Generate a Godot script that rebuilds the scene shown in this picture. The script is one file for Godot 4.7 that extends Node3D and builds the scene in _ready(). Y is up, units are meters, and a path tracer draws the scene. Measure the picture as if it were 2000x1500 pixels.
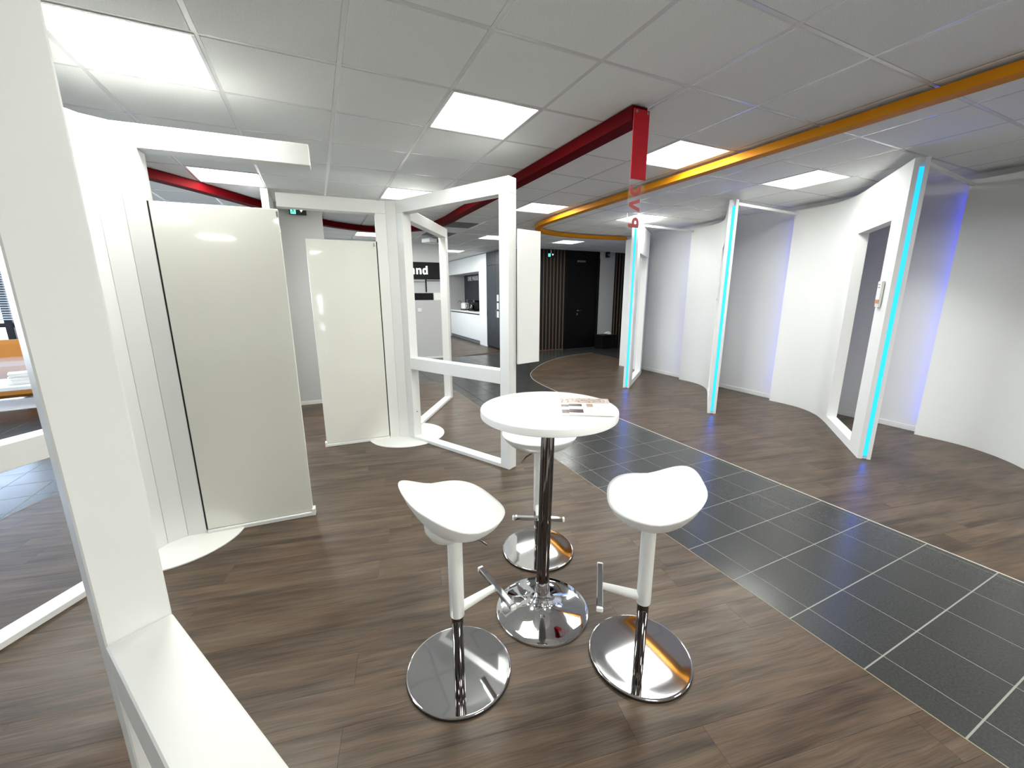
extends Node3D

const EYE := 1.528      # camera height
const CEIL := 2.675     # underside of the ceiling tiles
const FOCAL := 792.8    # pixels in a 2000 x 1500 frame
const GX := -0.975      # one line of the ceiling grid in x
const GZ := -1.932      # one line of the ceiling grid in z
const PLANK_TURN := 0.192

var M := {}
var used := {}
var cam: Camera3D
var rng := RandomNumberGenerator.new()
var font: SystemFont
var bold: SystemFont
var light_mesh := {}


func _ready() -> void:
	rng.seed = 7
	# ---------------------------------------------------------------- camera
	cam = Camera3D.new()
	cam.name = "camera"
	cam.fov = rad_to_deg(2.0 * atan(750.0 / FOCAL))
	cam.near = 0.02
	cam.far = 200.0
	cam.position = Vector3(0, EYE, 0)
	cam.rotation = Vector3(-0.2183, -0.4434, -0.0018)
	add_child(cam)
	# ---------------------------------------------------------------- sky, exposure
	var sky_material := ProceduralSkyMaterial.new()
	sky_material.sky_top_color = Color(0.66, 0.78, 0.95)
	sky_material.sky_horizon_color = Color(0.90, 0.95, 1.0)
	sky_material.ground_bottom_color = Color(0.62, 0.66, 0.70)
	sky_material.ground_horizon_color = Color(0.85, 0.90, 0.95)
	var sky := Sky.new()
	sky.sky_material = sky_material
	var env := Environment.new()
	env.background_mode = Environment.BG_SKY
	env.sky = sky
	env.background_energy_multiplier = 12.0
	env.tonemap_mode = Environment.TONE_MAPPER_LINEAR
	env.tonemap_exposure = 1.32
	env.sdfgi_enabled = true
	env.ssao_enabled = true
	env.ssil_enabled = true
	var world := WorldEnvironment.new()
	world.name = "world"
	world.environment = env
	add_child(world)

	font = SystemFont.new()
	font.font_names = PackedStringArray(["Droid Sans"])
	bold = SystemFont.new()
	bold.font_names = PackedStringArray(["Droid Sans"])
	bold.font_weight = 700

	make_materials()
	build_floor()
	build_ceiling()
	build_walls()
	for k in 4:
		build_partition(k)
	build_ceiling_bands()
	build_stands()
	build_stools()
	build_table()
	build_back_of_room()
	build_kitchen()
	build_lounge()
	build_small_things()


# =============================================================== helpers
func tag(o: Node3D, label: String, category: String, group := "", kind := "") -> Node3D:
	o.set_meta("label", label)
	o.set_meta("category", category)
	if group:
		o.set_meta("group", group)
	if kind:
		o.set_meta("kind", kind)
	return o


func numbered(called: String) -> String:
	var n: int = used.get(called, -1) + 1
	used[called] = n
	return called if n == 0 else "%s_%03d" % [called, n]


func thing(called: String, label: String, category: String, at := Vector3.ZERO, turn := 0.0, group := "", kind := "") -> Node3D:
	var o := Node3D.new()
	o.name = numbered(called)
	add_child(o)
	o.position = at
	o.rotation.y = turn
	return tag(o, label, category, group, kind)


func part(parent: Node3D, called: String, mesh: Mesh, material: Material, at := Vector3.ZERO, turn := 0.0) -> MeshInstance3D:
	var o := MeshInstance3D.new()
	o.name = called
	o.mesh = mesh
	o.material_override = material
	o.position = at
	o.rotation.y = turn
	o.cast_shadow = GeometryInstance3D.SHADOW_CASTING_SETTING_ON
	parent.add_child(o, true)
	return o


func single(called: String, mesh: Mesh, material: Material, at: Vector3, turn: float, label: String, category: String, group := "", kind := "") -> MeshInstance3D:
	var o := part(self, numbered(called), mesh, material, at, turn)
	tag(o, label, category, group, kind)
	return o


func tri(st: SurfaceTool, a: Vector3, b: Vector3, c: Vector3, n: Vector3) -> void:
	if (b - a).cross(c - a).dot(n) > 0.0:
		var s := b
		b = c
		c = s
	st.add_vertex(a)
	st.add_vertex(b)
	st.add_vertex(c)


func begin() -> SurfaceTool:
	var st := SurfaceTool.new()
	st.begin(Mesh.PRIMITIVE_TRIANGLES)
	return st


func finish(st: SurfaceTool) -> ArrayMesh:
	st.generate_normals()
	st.index()
	return st.commit()


func add_box(st: SurfaceTool, size: Vector3, c := 0.0, at := Vector3.ZERO, basis := Basis()) -> void:
	# a box with chamfered edges
	st.set_smooth_group(-1)
	var h := size * 0.5
	var k: float = minf(c, minf(h.x, minf(h.y, h.z)) * 0.9)
	var axes := [Vector3.RIGHT, Vector3.UP, Vector3.BACK]
	for i in 3:
		var u: Vector3 = axes[(i + 1) % 3]
		var v: Vector3 = axes[(i + 2) % 3]
		var w: Vector3 = axes[i]
		var hu: float = h.dot(u) - k
		var hv: float = h.dot(v) - k
		for s in [-1.0, 1.0]:
			var o: Vector3 = w * (h.dot(w) * s)
			quad(st, o - u * hu - v * hv, o + u * hu - v * hv, o + u * hu + v * hv, o - u * hu + v * hv, w * s, at, basis)
		if k > 0.0:
			# the four edges that run along w
			for su in [-1.0, 1.0]:
				for sv in [-1.0, 1.0]:
					var hw: float = h.dot(w) - k
					var p: Vector3 = u * (h.dot(u) * su) + v * (hv * sv)
					var q: Vector3 = u * (hu * su) + v * (h.dot(v) * sv)
					quad(st, p - w * hw, p + w * hw, q + w * hw, q - w * hw, u * su + v * sv, at, basis)
	if k > 0.0:
		for x in [-1.0, 1.0]:
			for y in [-1.0, 1.0]:
				for z in [-1.0, 1.0]:
					var a := Vector3(h.x * x, (h.y - k) * y, (h.z - k) * z)
					var b := Vector3((h.x - k) * x, h.y * y, (h.z - k) * z)
					var d := Vector3((h.x - k) * x, (h.y - k) * y, h.z * z)
					tri(st, at + basis * a, at + basis * b, at + basis * d, basis * Vector3(x, y, z))


func quad(st: SurfaceTool, a: Vector3, b: Vector3, c: Vector3, d: Vector3, n: Vector3, at := Vector3.ZERO, basis := Basis()) -> void:
	var m := basis * n
	tri(st, at + basis * a, at + basis * b, at + basis * c, m)
	tri(st, at + basis * a, at + basis * c, at + basis * d, m)


func box(x: float, y: float, z: float, c := 0.003) -> ArrayMesh:
	var st := begin()
	add_box(st, Vector3(x, y, z), c)
	return finish(st)


func span_box(a: Vector3, b: Vector3, c := 0.003) -> ArrayMesh:
	# a box between two corners, kept in world axes
	var st := begin()
	add_box(st, (b - a).abs(), c, (a + b) * 0.5)
	return finish(st)


func prism(pts: PackedVector2Array, y0: float, y1: float, tone := Color.WHITE, print_at := []) -> ArrayMesh:
	var st := begin()
	add_prism(st, pts, y0, y1, tone, print_at)
	return finish(st)


func add_prism(st: SurfaceTool, pts: PackedVector2Array, y0: float, y1: float, tone := Color.WHITE, print_at := []) -> void:
	# an outline in x and z drawn upwards
	var with_uv := not print_at.is_empty()
	var n := pts.size()
	var index := Geometry2D.triangulate_polygon(pts)
	var turn := 1.0 if Geometry2D.is_polygon_clockwise(pts) else -1.0
	st.set_smooth_group(-1)
	st.set_color(tone)
	for level in [[y1, Vector3.UP], [y0, Vector3.DOWN]]:
		for i in range(0, index.size(), 3):
			var p := [pts[index[i]], pts[index[i + 1]], pts[index[i + 2]]]
			var q := []
			for e in p:
				q.append(Vector3(e.x, level[0], e.y))
			if ((q[1] - q[0]) as Vector3).cross(q[2] - q[0]).dot(level[1]) > 0.0:
				q = [q[0], q[2], q[1]]
			for e in q:
				if with_uv:
					st.set_uv(plank_uv(Vector2(e.x, e.z), print_at))
				st.add_vertex(e)
	# walls; gentle bends are shaded smooth
	var group := 1
	for i in n:
		var a := pts[i]
		var b := pts[(i + 1) % n]
		var before := (a - pts[(i + n - 1) % n]).normalized()
		if before.dot((b - a).normalized()) < 0.85:
			group += 1
		st.set_smooth_group(group)
		var side := (b - a).orthogonal() * turn
		var v := [Vector3(a.x, y0, a.y), Vector3(b.x, y0, b.y), Vector3(b.x, y1, b.y), Vector3(a.x, y1, a.y)]
		var out := Vector3(side.x, 0, side.y)
		# Geometry2D's clockwise is for y down; test which way is out with a small step
		var mid := (a + b) * 0.5
		var step := side.normalized() * 0.0004
		if Geometry2D.is_point_in_polygon(mid + step, pts):
			out = -out
		var order := [0, 1, 2, 0, 2, 3]
		if ((v[1] - v[0]) as Vector3).cross(v[2] - v[0]).dot(out) > 0.0:
			order = [0, 2, 1, 0, 3, 2]
		for k in order:
			if with_uv:
				st.set_uv(plank_uv(Vector2(v[k].x, v[k].z), print_at))
			st.add_vertex(v[k])


func plank_uv(p: Vector2, print_at: Array) -> Vector2:
	var q: Vector2 = p.rotated(-PLANK_TURN) - print_at[0]
	if print_at[1]:
		q = Vector2(1.2, 0.16) - q
	return Vector2(q.x / 1.9, q.y / 0.9) + print_at[2] * Vector2(0.58, 1.0)


func lathe(profile: Array, n := 56) -> ArrayMesh:
	var st := begin()
	var group := 1
	for i in profile.size() - 1:
		var a: Vector2 = profile[i]
		var b: Vector2 = profile[i + 1]
		if i > 0:
			var before: Vector2 = (a - profile[i - 1]).normalized()
			if before.dot((b - a).normalized()) < 0.8:
				group += 1
		st.set_smooth_group(group)
		var d := (b - a).normalized()
		for k in n:
			var t0 := TAU * k / n
			var t1 := TAU * (k + 1) / n
			var out := Vector3(cos((t0 + t1) / 2) * d.y, -d.x, sin((t0 + t1) / 2) * d.y)
			var p0 := Vector3(a.x * cos(t0), a.y, a.x * sin(t0))
			var p1 := Vector3(a.x * cos(t1), a.y, a.x * sin(t1))
			var q0 := Vector3(b.x * cos(t0), b.y, b.x * sin(t0))
			var q1 := Vector3(b.x * cos(t1), b.y, b.x * sin(t1))
			if a.x > 0.00001:
				tri(st, p0, p1, q1 if b.x > 0.00001 else q0, out)
			if b.x > 0.00001:
				tri(st, p0, q1, q0, out)
	return finish(st)


func add_tube(st: SurfaceTool, path: Array, r: float, n := 12, r_end := -1.0) -> void:
	var rings := []
	for i in path.size():
		var d: Vector3 = (path[mini(i + 1, path.size() - 1)] - path[maxi(i - 1, 0)]).normalized()
		var side := d.cross(Vector3.UP if absf(d.y) < 0.9 else Vector3.RIGHT).normalized()
		var up := side.cross(d)
		var ring := []
		var rr: float = r if r_end < 0.0 else lerpf(r, r_end, float(i) / (path.size() - 1))
		for k in n:
			ring.append(path[i] + (side * cos(TAU * k / n) + up * sin(TAU * k / n)) * rr)
		rings.append(ring)
	st.set_smooth_group(1)
	for i in rings.size() - 1:
		for k in n:
			var a: Vector3 = rings[i][k]
			var b: Vector3 = rings[i][(k + 1) % n]
			var c: Vector3 = rings[i + 1][(k + 1) % n]
			var d: Vector3 = rings[i + 1][k]
			var out: Vector3 = (a + b) * 0.5 - path[i]
			tri(st, a, b, c, out)
			tri(st, a, c, d, out)
	st.set_smooth_group(-1)
	for e in [0, rings.size() - 1]:
		var out: Vector3 = path[e] - path[1 if e == 0 else e - 1]
		for k in n:
			tri(st, path[e], rings[e][k], rings[e][(k + 1) % n], out)


func tube(path: Array, r: float, n := 12, r_end := -1.0) -> ArrayMesh:
	var st := begin()
	add_tube(st, path, r, n, r_end)
	return finish(st)


func text_mesh(words: String, em: float, depth: float, heavy := true) -> TextMesh:
	var t := TextMesh.new()
	t.text = words
	t.font = bold if heavy else font
	t.font_size = 64
	t.pixel_size = em / 64.0
	t.depth = depth
	t.curve_step = 1.0
	return t


func seen(p: Vector3, size: float) -> float:
	# how many pixels of the frame a piece of that size covers; 0 outside the frame
	var q := cam.global_transform.affine_inverse() * p
	if q.z > -0.25:
		return 0.0
	var x := q.x / -q.z * FOCAL
	var y := q.y / -q.z * FOCAL
	var margin := size / -q.z * FOCAL * 0.6
	if absf(x) > 1000.0 + margin or absf(y) > 750.0 + margin:
		return 0.0
	return size / -q.z * FOCAL


func smooth_line(points: Array, closed := false, step := 0.08) -> PackedVector2Array:
	# Catmull-Rom through points in x and z
	var out := PackedVector2Array()
	var n := points.size()
	for i in (n if closed else n - 1):
		var p0: Vector2 = points[(i - 1 + n) % n] if closed or i > 0 else points[0]
		var p1: Vector2 = points[i]
		var p2: Vector2 = points[(i + 1) % n]
		var p3: Vector2 = points[(i + 2) % n] if closed or i + 2 < n else points[n - 1]
		var count := maxi(1, int(p1.distance_to(p2) / step))
		for k in count:
			var t := float(k) / count
			out.append(0.5 * ((2.0 * p1) + (p2 - p0) * t + (2.0 * p0 - 5.0 * p1 + 4.0 * p2 - p3) * t * t + (3.0 * p1 - p0 - 3.0 * p2 + p3) * t * t * t))
	if not closed:
		out.append(points[n - 1])
	return out


func ribbon(line: PackedVector2Array, left: float, right: float) -> PackedVector2Array:
	# an outline left and right of a line
	var a := PackedVector2Array()
	var b := PackedVector2Array()
	for i in line.size():
		var d := (line[mini(i + 1, line.size() - 1)] - line[maxi(i - 1, 0)]).normalized()
		var side := Vector2(-d.y, d.x)
		a.append(line[i] + side * left)
		b.append(line[i] + side * right)
	b.reverse()
	a.append_array(b)
	return a


# =============================================================== materials
func mat(called: String, color: Color, rough := 0.5, metal := 0.0, spec := 0.5) -> StandardMaterial3D:
	var m := StandardMaterial3D.new()
	m.resource_name = called
	m.albedo_color = color
	m.roughness = rough
	m.metallic = metal
	m.metallic_specular = spec
	M[called] = m
	return m


func glow(called: String, color: Color, emission: Color, energy: float) -> StandardMaterial3D:
	var m := mat(called, color, 0.5)
	m.emission_enabled = true
	m.emission = emission
	m.emission_energy_multiplier = energy
	return m


func noise_texture(size: int, frequency: float, octaves: int, low: Color, high: Color, seed_of: int, normal := false, bump := 2.0) -> NoiseTexture2D:
	var f := FastNoiseLite.new()
	f.seed = seed_of
	f.noise_type = FastNoiseLite.TYPE_SIMPLEX_SMOOTH
	f.frequency = frequency
	f.fractal_octaves = octaves
	var t := NoiseTexture2D.new()
	t.width = size
	t.height = size
	t.seamless = true
	t.noise = f
	if normal:
		t.as_normal_map = true
		t.bump_strength = bump
	else:
		var g := Gradient.new()
		g.set_color(0, low)
		g.set_color(1, high)
		t.color_ramp = g
	return t


func wood_image() -> ImageTexture:
	# streaky grey-brown oak print: the grain runs along u
	var w := 1024
	var h := 512
	var im := Image.create(w, h, false, Image.FORMAT_RGB8)
	var f := FastNoiseLite.new()
	f.seed = 3
	f.noise_type = FastNoiseLite.TYPE_SIMPLEX_SMOOTH
	f.frequency = 1.0
	f.fractal_octaves = 3
	var fine := FastNoiseLite.new()
	fine.seed = 11
	fine.noise_type = FastNoiseLite.TYPE_SIMPLEX_SMOOTH
	fine.frequency = 1.0
	fine.fractal_octaves = 2
	var dark := Color(0.20, 0.158, 0.122)
	var mid := Color(0.31, 0.255, 0.205)
	var pale := Color(0.40, 0.335, 0.272)
	for y in h:
		var v := float(y) / h * 0.9
		for x in w:
			var u := float(x) / w * 1.9
			var warp := f.get_noise_2d(u * 1.6, v * 5.0 + 40.0) * 0.012
			var blotch := f.get_noise_2d(u * 1.3 + 7.0, v * 9.0)
			var a := f.get_noise_2d(u * 0.9 + 31.0, (v + warp) * 30.0)
			var b := fine.get_noise_2d(u * 4.0, (v + warp) * 190.0)
			var t: float = 0.5 + 0.40 * blotch + 0.28 * a + 0.30 * b
			# now and then arched heart figure
			var patch := f.get_noise_2d(u * 1.7 + 90.0, v * 5.0 + 12.0)
			if patch > 0.28:
				var ring := sin((u * 34.0 + pow(absf(fmod(v * 6.25, 1.0) - 0.5), 2.0) * 60.0 + b * 3.0)) * (patch - 0.28) * 0.9
				t += ring * 0.5
			t = clampf(t, 0.0, 1.0)
			var c := dark.lerp(mid, t * 2.0) if t < 0.5 else mid.lerp(pale, t * 2.0 - 1.0)
			# some streaks are greyer, some redder
			var hue := f.get_noise_2d(u * 0.7 + 200.0, (v + warp) * 14.0)
			im.set_pixel(x, y, Color(c.r * (1.0 + 0.05 * hue), c.g, c.b * (1.0 - 0.07 * hue)))
	return ImageTexture.create_from_image(im)


func make_materials() -> void:
	var m := mat("white_lacquer", Color(0.86, 0.86, 0.845), 0.38)
	m = mat("gloss_panel", Color(0.84, 0.84, 0.805), 0.06)
	m.clearcoat_enabled = true
	m.clearcoat = 0.6
	m.clearcoat_roughness = 0.03
	mat("white_plastic", Color(0.90, 0.90, 0.885), 0.32)
	mat("white_laminate", Color(0.90, 0.90, 0.89), 0.3)
	mat("white_wall", Color(0.84, 0.84, 0.835), 0.85)
	mat("partition_white", Color(0.87, 0.87, 0.865), 0.7)
	mat("grey_wall", Color(0.72, 0.715, 0.71), 0.85)
	mat("chrome", Color(0.80, 0.80, 0.81), 0.045, 1.0)
	mat("dark_chrome", Color(0.42, 0.40, 0.39), 0.06, 1.0)
	mat("brushed_steel", Color(0.62, 0.62, 0.62), 0.3, 1.0)
	mat("red_paint", Color(0.33, 0.012, 0.035), 0.65, 0.0, 0.15)
	mat("sign_red", Color(0.74, 0.13, 0.18), 0.55, 0.0, 0.3)
	mat("yellow_paint", Color(0.78, 0.50, 0.05), 0.6, 0.0, 0.25)
	mat("black_paint", Color(0.022, 0.022, 0.025), 0.5, 0.0, 0.35)
	mat("black_matt", Color(0.02, 0.02, 0.022), 0.8)
	mat("anthracite", Color(0.105, 0.128, 0.155), 0.4)
	mat("slat_wood", Color(0.37, 0.29, 0.23), 0.6)
	mat("grout", Color(0.53, 0.53, 0.505), 0.9)
	mat("underlay", Color(0.20, 0.17, 0.145), 0.9)
	mat("metal_strip", Color(0.80, 0.79, 0.74), 0.35, 0.4)
	mat("beige_strip", Color(0.52, 0.48, 0.40), 0.5)
	mat("rail_white", Color(0.82, 0.82, 0.82), 0.25)
	mat("grille_grey", Color(0.45, 0.46, 0.47), 0.6)
	mat("tan_cloth", Color(0.70, 0.45, 0.17), 0.8)
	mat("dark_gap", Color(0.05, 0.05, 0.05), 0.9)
	mat("exit_green", Color(0.02, 0.10, 0.07), 0.4)
	mat("card_orange", Color(0.70, 0.50, 0.36), 0.6)
	mat("concrete", Color(0.5, 0.5, 0.5), 0.9)
	m = mat("plank", Color(1, 1, 1), 0.42, 0.0, 0.4)
	m.albedo_texture = wood_image()
	m.vertex_color_use_as_albedo = true
	m.roughness_texture = noise_texture(256, 0.02, 3, Color(0.75, 0.75, 0.75), Color(1, 1, 1), 5)
	m = mat("floor_tile", Color(1, 1, 1), 0.26, 0.0, 0.42)
	m.albedo_texture = noise_texture(512, 0.12, 4, Color(0.185, 0.188, 0.184), Color(0.255, 0.258, 0.253), 21)
	m.uv1_triplanar = true
	m.uv1_world_triplanar = true
	m.uv1_scale = Vector3(1.3, 1.3, 1.3)
	m.roughness_texture = noise_texture(256, 0.015, 3, Color(0.8, 0.8, 0.8), Color(1, 1, 1), 8)
	m = mat("ceiling_tile", Color(1, 1, 1), 0.95)
	m.albedo_texture = noise_texture(512, 0.16, 3, Color(0.83, 0.835, 0.83), Color(0.92, 0.925, 0.92), 31)
	m.uv1_triplanar = true
	m.uv1_world_triplanar = true
	m.uv1_scale = Vector3(1.6, 1.6, 1.6)
	m = mat("wrap", Color(0.95, 0.96, 0.97, 0.35), 0.18)
	m.transparency = BaseMaterial3D.TRANSPARENCY_ALPHA
	m = mat("pane", Color(0.95, 0.98, 1.0, 0.06), 0.02)
	m.transparency = BaseMaterial3D.TRANSPARENCY_ALPHA
	m = mat("acrylic", Color(0.97, 0.98, 0.98, 0.05), 0.03)
	m.transparency = BaseMaterial3D.TRANSPARENCY_ALPHA
	glow("panel_glow", Color(0.9, 0.9, 0.9), Color(1.0, 1.0, 0.985), 2.6)
	glow("led_cyan", Color(0.2, 0.6, 0.9), Color(0.03, 0.71, 1.0), 1.05)
	glow("led_blue", Color(0.2, 0.3, 0.9), Color(0.25, 0.32, 1.0), 1.4)
	glow("exit_light", Color(0.5, 0.9, 0.8), Color(0.45, 1.0, 0.86), 1.1)
	glow("exit_white", Color(0.9, 0.95, 0.95), Color(0.85, 1.0, 0.97), 1.2)
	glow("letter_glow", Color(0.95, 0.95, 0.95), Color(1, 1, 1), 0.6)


# =============================================================== floor
func left_zone() -> PackedVector2Array:
	# outline of the wood floor in the middle of the room
	var p := smooth_line([Vector2(1.917, -6.0), Vector2(1.86, -6.75), Vector2(1.55, -7.3), Vector2(1.05, -7.55), Vector2(0.5, -7.42), Vector2(0.0, -6.95), Vector2(-0.49, -6.3), Vector2(-1.0, -5.5), Vector2(-1.5, -4.85), Vector2(-1.95, -4.21), Vector2(-2.12, -3.83), Vector2(-2.35, -3.0), Vector2(-2.45, -2.0)])
	p.append(Vector2(-2.45, 7.0))
	p.append(Vector2(1.917, 7.0))
	return p


func right_zone() -> PackedVector2Array:
	var p := smooth_line([Vector2(3.312, -4.3), Vector2(3.33, -5.0), Vector2(3.365, -5.5), Vector2(3.40, -6.0), Vector2(3.5, -6.5), Vector2(3.78, -7.05), Vector2(4.45, -7.8), Vector2(5.1, -8.3), Vector2(5.7, -8.6), Vector2(6.5, -8.75)])
	p.append(Vector2(6.5, -7.5))
	p.append(Vector2(6.02, -7.0))
	p.append(Vector2(6.02, 7.0))
	p.append(Vector2(3.312, 7.0))
	return p


func turned(p: PackedVector2Array, a: float) -> PackedVector2Array:
	var out := PackedVector2Array()
	for e in p:
		out.append(e.rotated(a))
	return out


func build_floor() -> void:
	var f := thing("floor", "brown wood-look plank floor crossed by a strip of dark grey tiles", "floor", Vector3.ZERO, 0, "", "structure")
	part(f, "screed", span_box(Vector3(-6.3, -0.2, 7.3), Vector3(9.7, -0.0062, -15.6), 0), M.underlay)
	var zones := [left_zone(), right_zone(), PackedVector2Array([Vector2(2.75, -9.75), Vector2(2.87, -9.6), Vector2(3.6, -9.85), Vector2(4.5, -10.1), Vector2(4.5, -15.2), Vector2(0.0, -15.2), Vector2(0.0, -9.75)])]
	# planks
	var rest := begin()
	var shown := []
	for z in zones.size():
		var zone := turned(zones[z], -PLANK_TURN)
		var lo := Vector2(1e9, 1e9)
		var hi := -lo
		for e in zone:
			lo = lo.min(e)
			hi = hi.max(e)
		for row in range(floori(lo.y / 0.16), ceili(hi.y / 0.16) + 1):
			var start := floorf(lo.x / 1.2) * 1.2 - 1.2 + fposmod(sin(row * 12.9898 + z) * 437.58, 1.2)
			while start < hi.x:
				var g := 0.0004
				var r := PackedVector2Array([Vector2(start + g, row * 0.16 + g), Vector2(start + 1.2 - g, row * 0.16 + g), Vector2(start + 1.2 - g, row * 0.16 + 0.16 - g), Vector2(start + g, row * 0.16 + 0.16 - g)])
				for piece in Geometry2D.intersect_polygons(r, zone):
					if piece.size() < 3:
						continue
					var c := Vector2.ZERO
					for e in piece:
						c += e
					c = (c / piece.size()).rotated(PLANK_TURN)
					var size := 0.0
					for e in piece:
						size = maxf(size, e.rotated(PLANK_TURN).distance_to(c))
					var off := Vector2(rng.randf() * 0.62, rng.randf() * 0.7)
					var flip := rng.randf() < 0.5
					var base := Vector2(start, row * 0.16)
					var uv := [base, flip, off]
					var tone := rng.randf_range(0.88, 1.10)
					var tint := Color(tone * rng.randf_range(0.98, 1.03), tone, tone * rng.randf_range(0.95, 1.02))
					var px := maxf(seen(Vector3(c.x, 0, c.y), size), 0.0)
					shown.append([px if z < 2 else 0.0, turned(piece, PLANK_TURN), tint, uv])
				start += 1.2
	shown.sort_custom(func(a, b): return a[0] > b[0])
	for i in shown.size():
		var s: Array = shown[i]
		if i < 290 and s[0] > 12.0:
			part(f, "plank", prism(s[1], -0.006, 0.0, s[2], s[3]), M.plank)
		else:
			add_prism(rest, s[1], -0.006, 0.0, s[2], s[3])
	part(f, "planks_beyond", finish(rest), M.plank).set_meta("kind", "stuff")
	# tiles wherever there is no wood
	var tiles := []
	var room := Rect2(-6.0, -9.75, 15.5, 16.75)
	for i in range(-32, 22):
		for j in range(-31, 29):
			var x := 3.271 + 0.3 * i
			var z := -1.8297 - 0.3 * j
			var g := 0.0026
			var h := 0.0031
			if x + 0.3 < room.position.x or x > room.end.x or z - 0.3 < room.position.y - 0.01 or z > room.end.y:
				continue
			if (x > 6.0 and z > -7.0):
				continue
			var r := PackedVector2Array([Vector2(x + g, z - h), Vector2(x + 0.3 - g, z - h), Vector2(x + 0.3 - g, z - 0.3 + h), Vector2(x + g, z - 0.3 + h)])
			var pieces: Array = [r]
			for zone in zones:
				var next := []
				for p in pieces:
					next.append_array(Geometry2D.clip_polygons(p, zone))
				pieces = next
			for p in pieces:
				if p.size() < 3 or Geometry2D.triangulate_polygon(p).is_empty():
					continue
				tiles.append([seen(Vector3(x + 0.15, 0, z - 0.15), 0.3), p])
	tiles.sort_custom(func(a, b): return a[0] > b[0])
	var others := begin()
	for i in tiles.size():
		var s: Array = tiles[i]
		if i < 280 and s[0] > 24.0:
			part(f, "floor_tile", prism(s[1], -0.006, -0.0004), M.floor_tile)
		else:
			add_prism(others, s[1], -0.006, -0.0004)
	part(f, "tiles_beyond", finish(others), M.floor_tile).set_meta("kind", "stuff")
	for zone in [PackedVector2Array([Vector2(1.917, 7.0), Vector2(3.312, 7.0), Vector2(3.312, -5.0), Vector2(1.917, -5.0)]), PackedVector2Array([Vector2(-6, 7.0), Vector2(-2.45, 7.0), Vector2(-2.45, -2.0), Vector2(-2.12, -3.83), Vector2(-1.95, -4.21), Vector2(-1.5, -4.85), Vector2(-0.49, -6.3), Vector2(-0.49, -9.7), Vector2(-6, -9.7)])]:
		part(f, "grout_bed", prism(zone, -0.006, -0.0016), M.grout)
	# edge strips between wood and tile
	var line := smooth_line([Vector2(3.312, 7.0), Vector2(3.312, -4.3), Vector2(3.33, -5.0), Vector2(3.365, -5.5), Vector2(3.40, -6.0), Vector2(3.5, -6.5), Vector2(3.78, -7.05), Vector2(4.45, -7.8), Vector2(5.1, -8.3), Vector2(5.7, -8.6), Vector2(6.5, -8.75)])
	var strip := part(f, "edge_strip", prism(ribbon(line, -0.004, 0.005), -0.005, 0.0022), M.metal_strip)
	strip.set_meta("label", "thin pale metal strip along the tiles")
	var zone_edge := left_zone()
	zone_edge.resize(zone_edge.size() - 1)
	zone_edge.reverse()
	var edge2 := smooth_line([Vector2(1.917, 7.0), Vector2(1.917, -5.9)])
	zone_edge.reverse()
	edge2.append_array(zone_edge)
	part(f, "edge_strip", prism(ribbon(edge2, -0.002, 0.003), -0.005, 0.0012), M.beige_strip)


# =============================================================== ceiling
func light_cells() -> Array:
	var out := []
	for i in [0, 3, 6, 9]:
		out.append(Vector2i(i, 1))
		out.append(Vector2i(i, 5))
	out.append_array([Vector2i(3, -4), Vector2i(6, -4), Vector2i(9, -4)])
	for i in [-3, 0, 3, 6, 9]:
		out.append(Vector2i(i, -7))
		out.append(Vector2i(i, -11))
	out.append_array([Vector2i(3, 11), Vector2i(7, 10), Vector2i(10, 10), Vector2i(7, 15), Vector2i(6, 18), Vector2i(-3, 1), Vector2i(-3, 5), Vector2i(-3, 9), Vector2i(3, 15), Vector2i(3, 18), Vector2i(0, 9)])  # includes unseen panels added to brighten the kitchen and left side
	return out


const LIGHT_PLACE := {
	Vector2i(0, 1): "over the glossy panel of the stand near the window",
	Vector2i(3, 1): "between the glossy panels and the red band's end",
	Vector2i(6, 1): "between the hanging PVC sign and the yellow band",
	Vector2i(9, 1): "over the third partition from the black door",
	Vector2i(0, 5): "cut across by the red band behind the window-side stand",
	Vector2i(3, 5): "right over the stand that reaches to the table",
	Vector2i(6, 5): "between red and yellow bands beyond the hanging sign",
	Vector2i(9, 5): "over the second partition from the black door",
	Vector2i(3, 11): "beyond the red band's rounded bend",
	Vector2i(7, 10): "between the yellow band's rounded end and the kitchen",
	Vector2i(10, 10): "in front of the black door",
	Vector2i(7, 15): "before the white kitchen niche",
	Vector2i(6, 18): "deep in the kitchen corner"}


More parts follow.
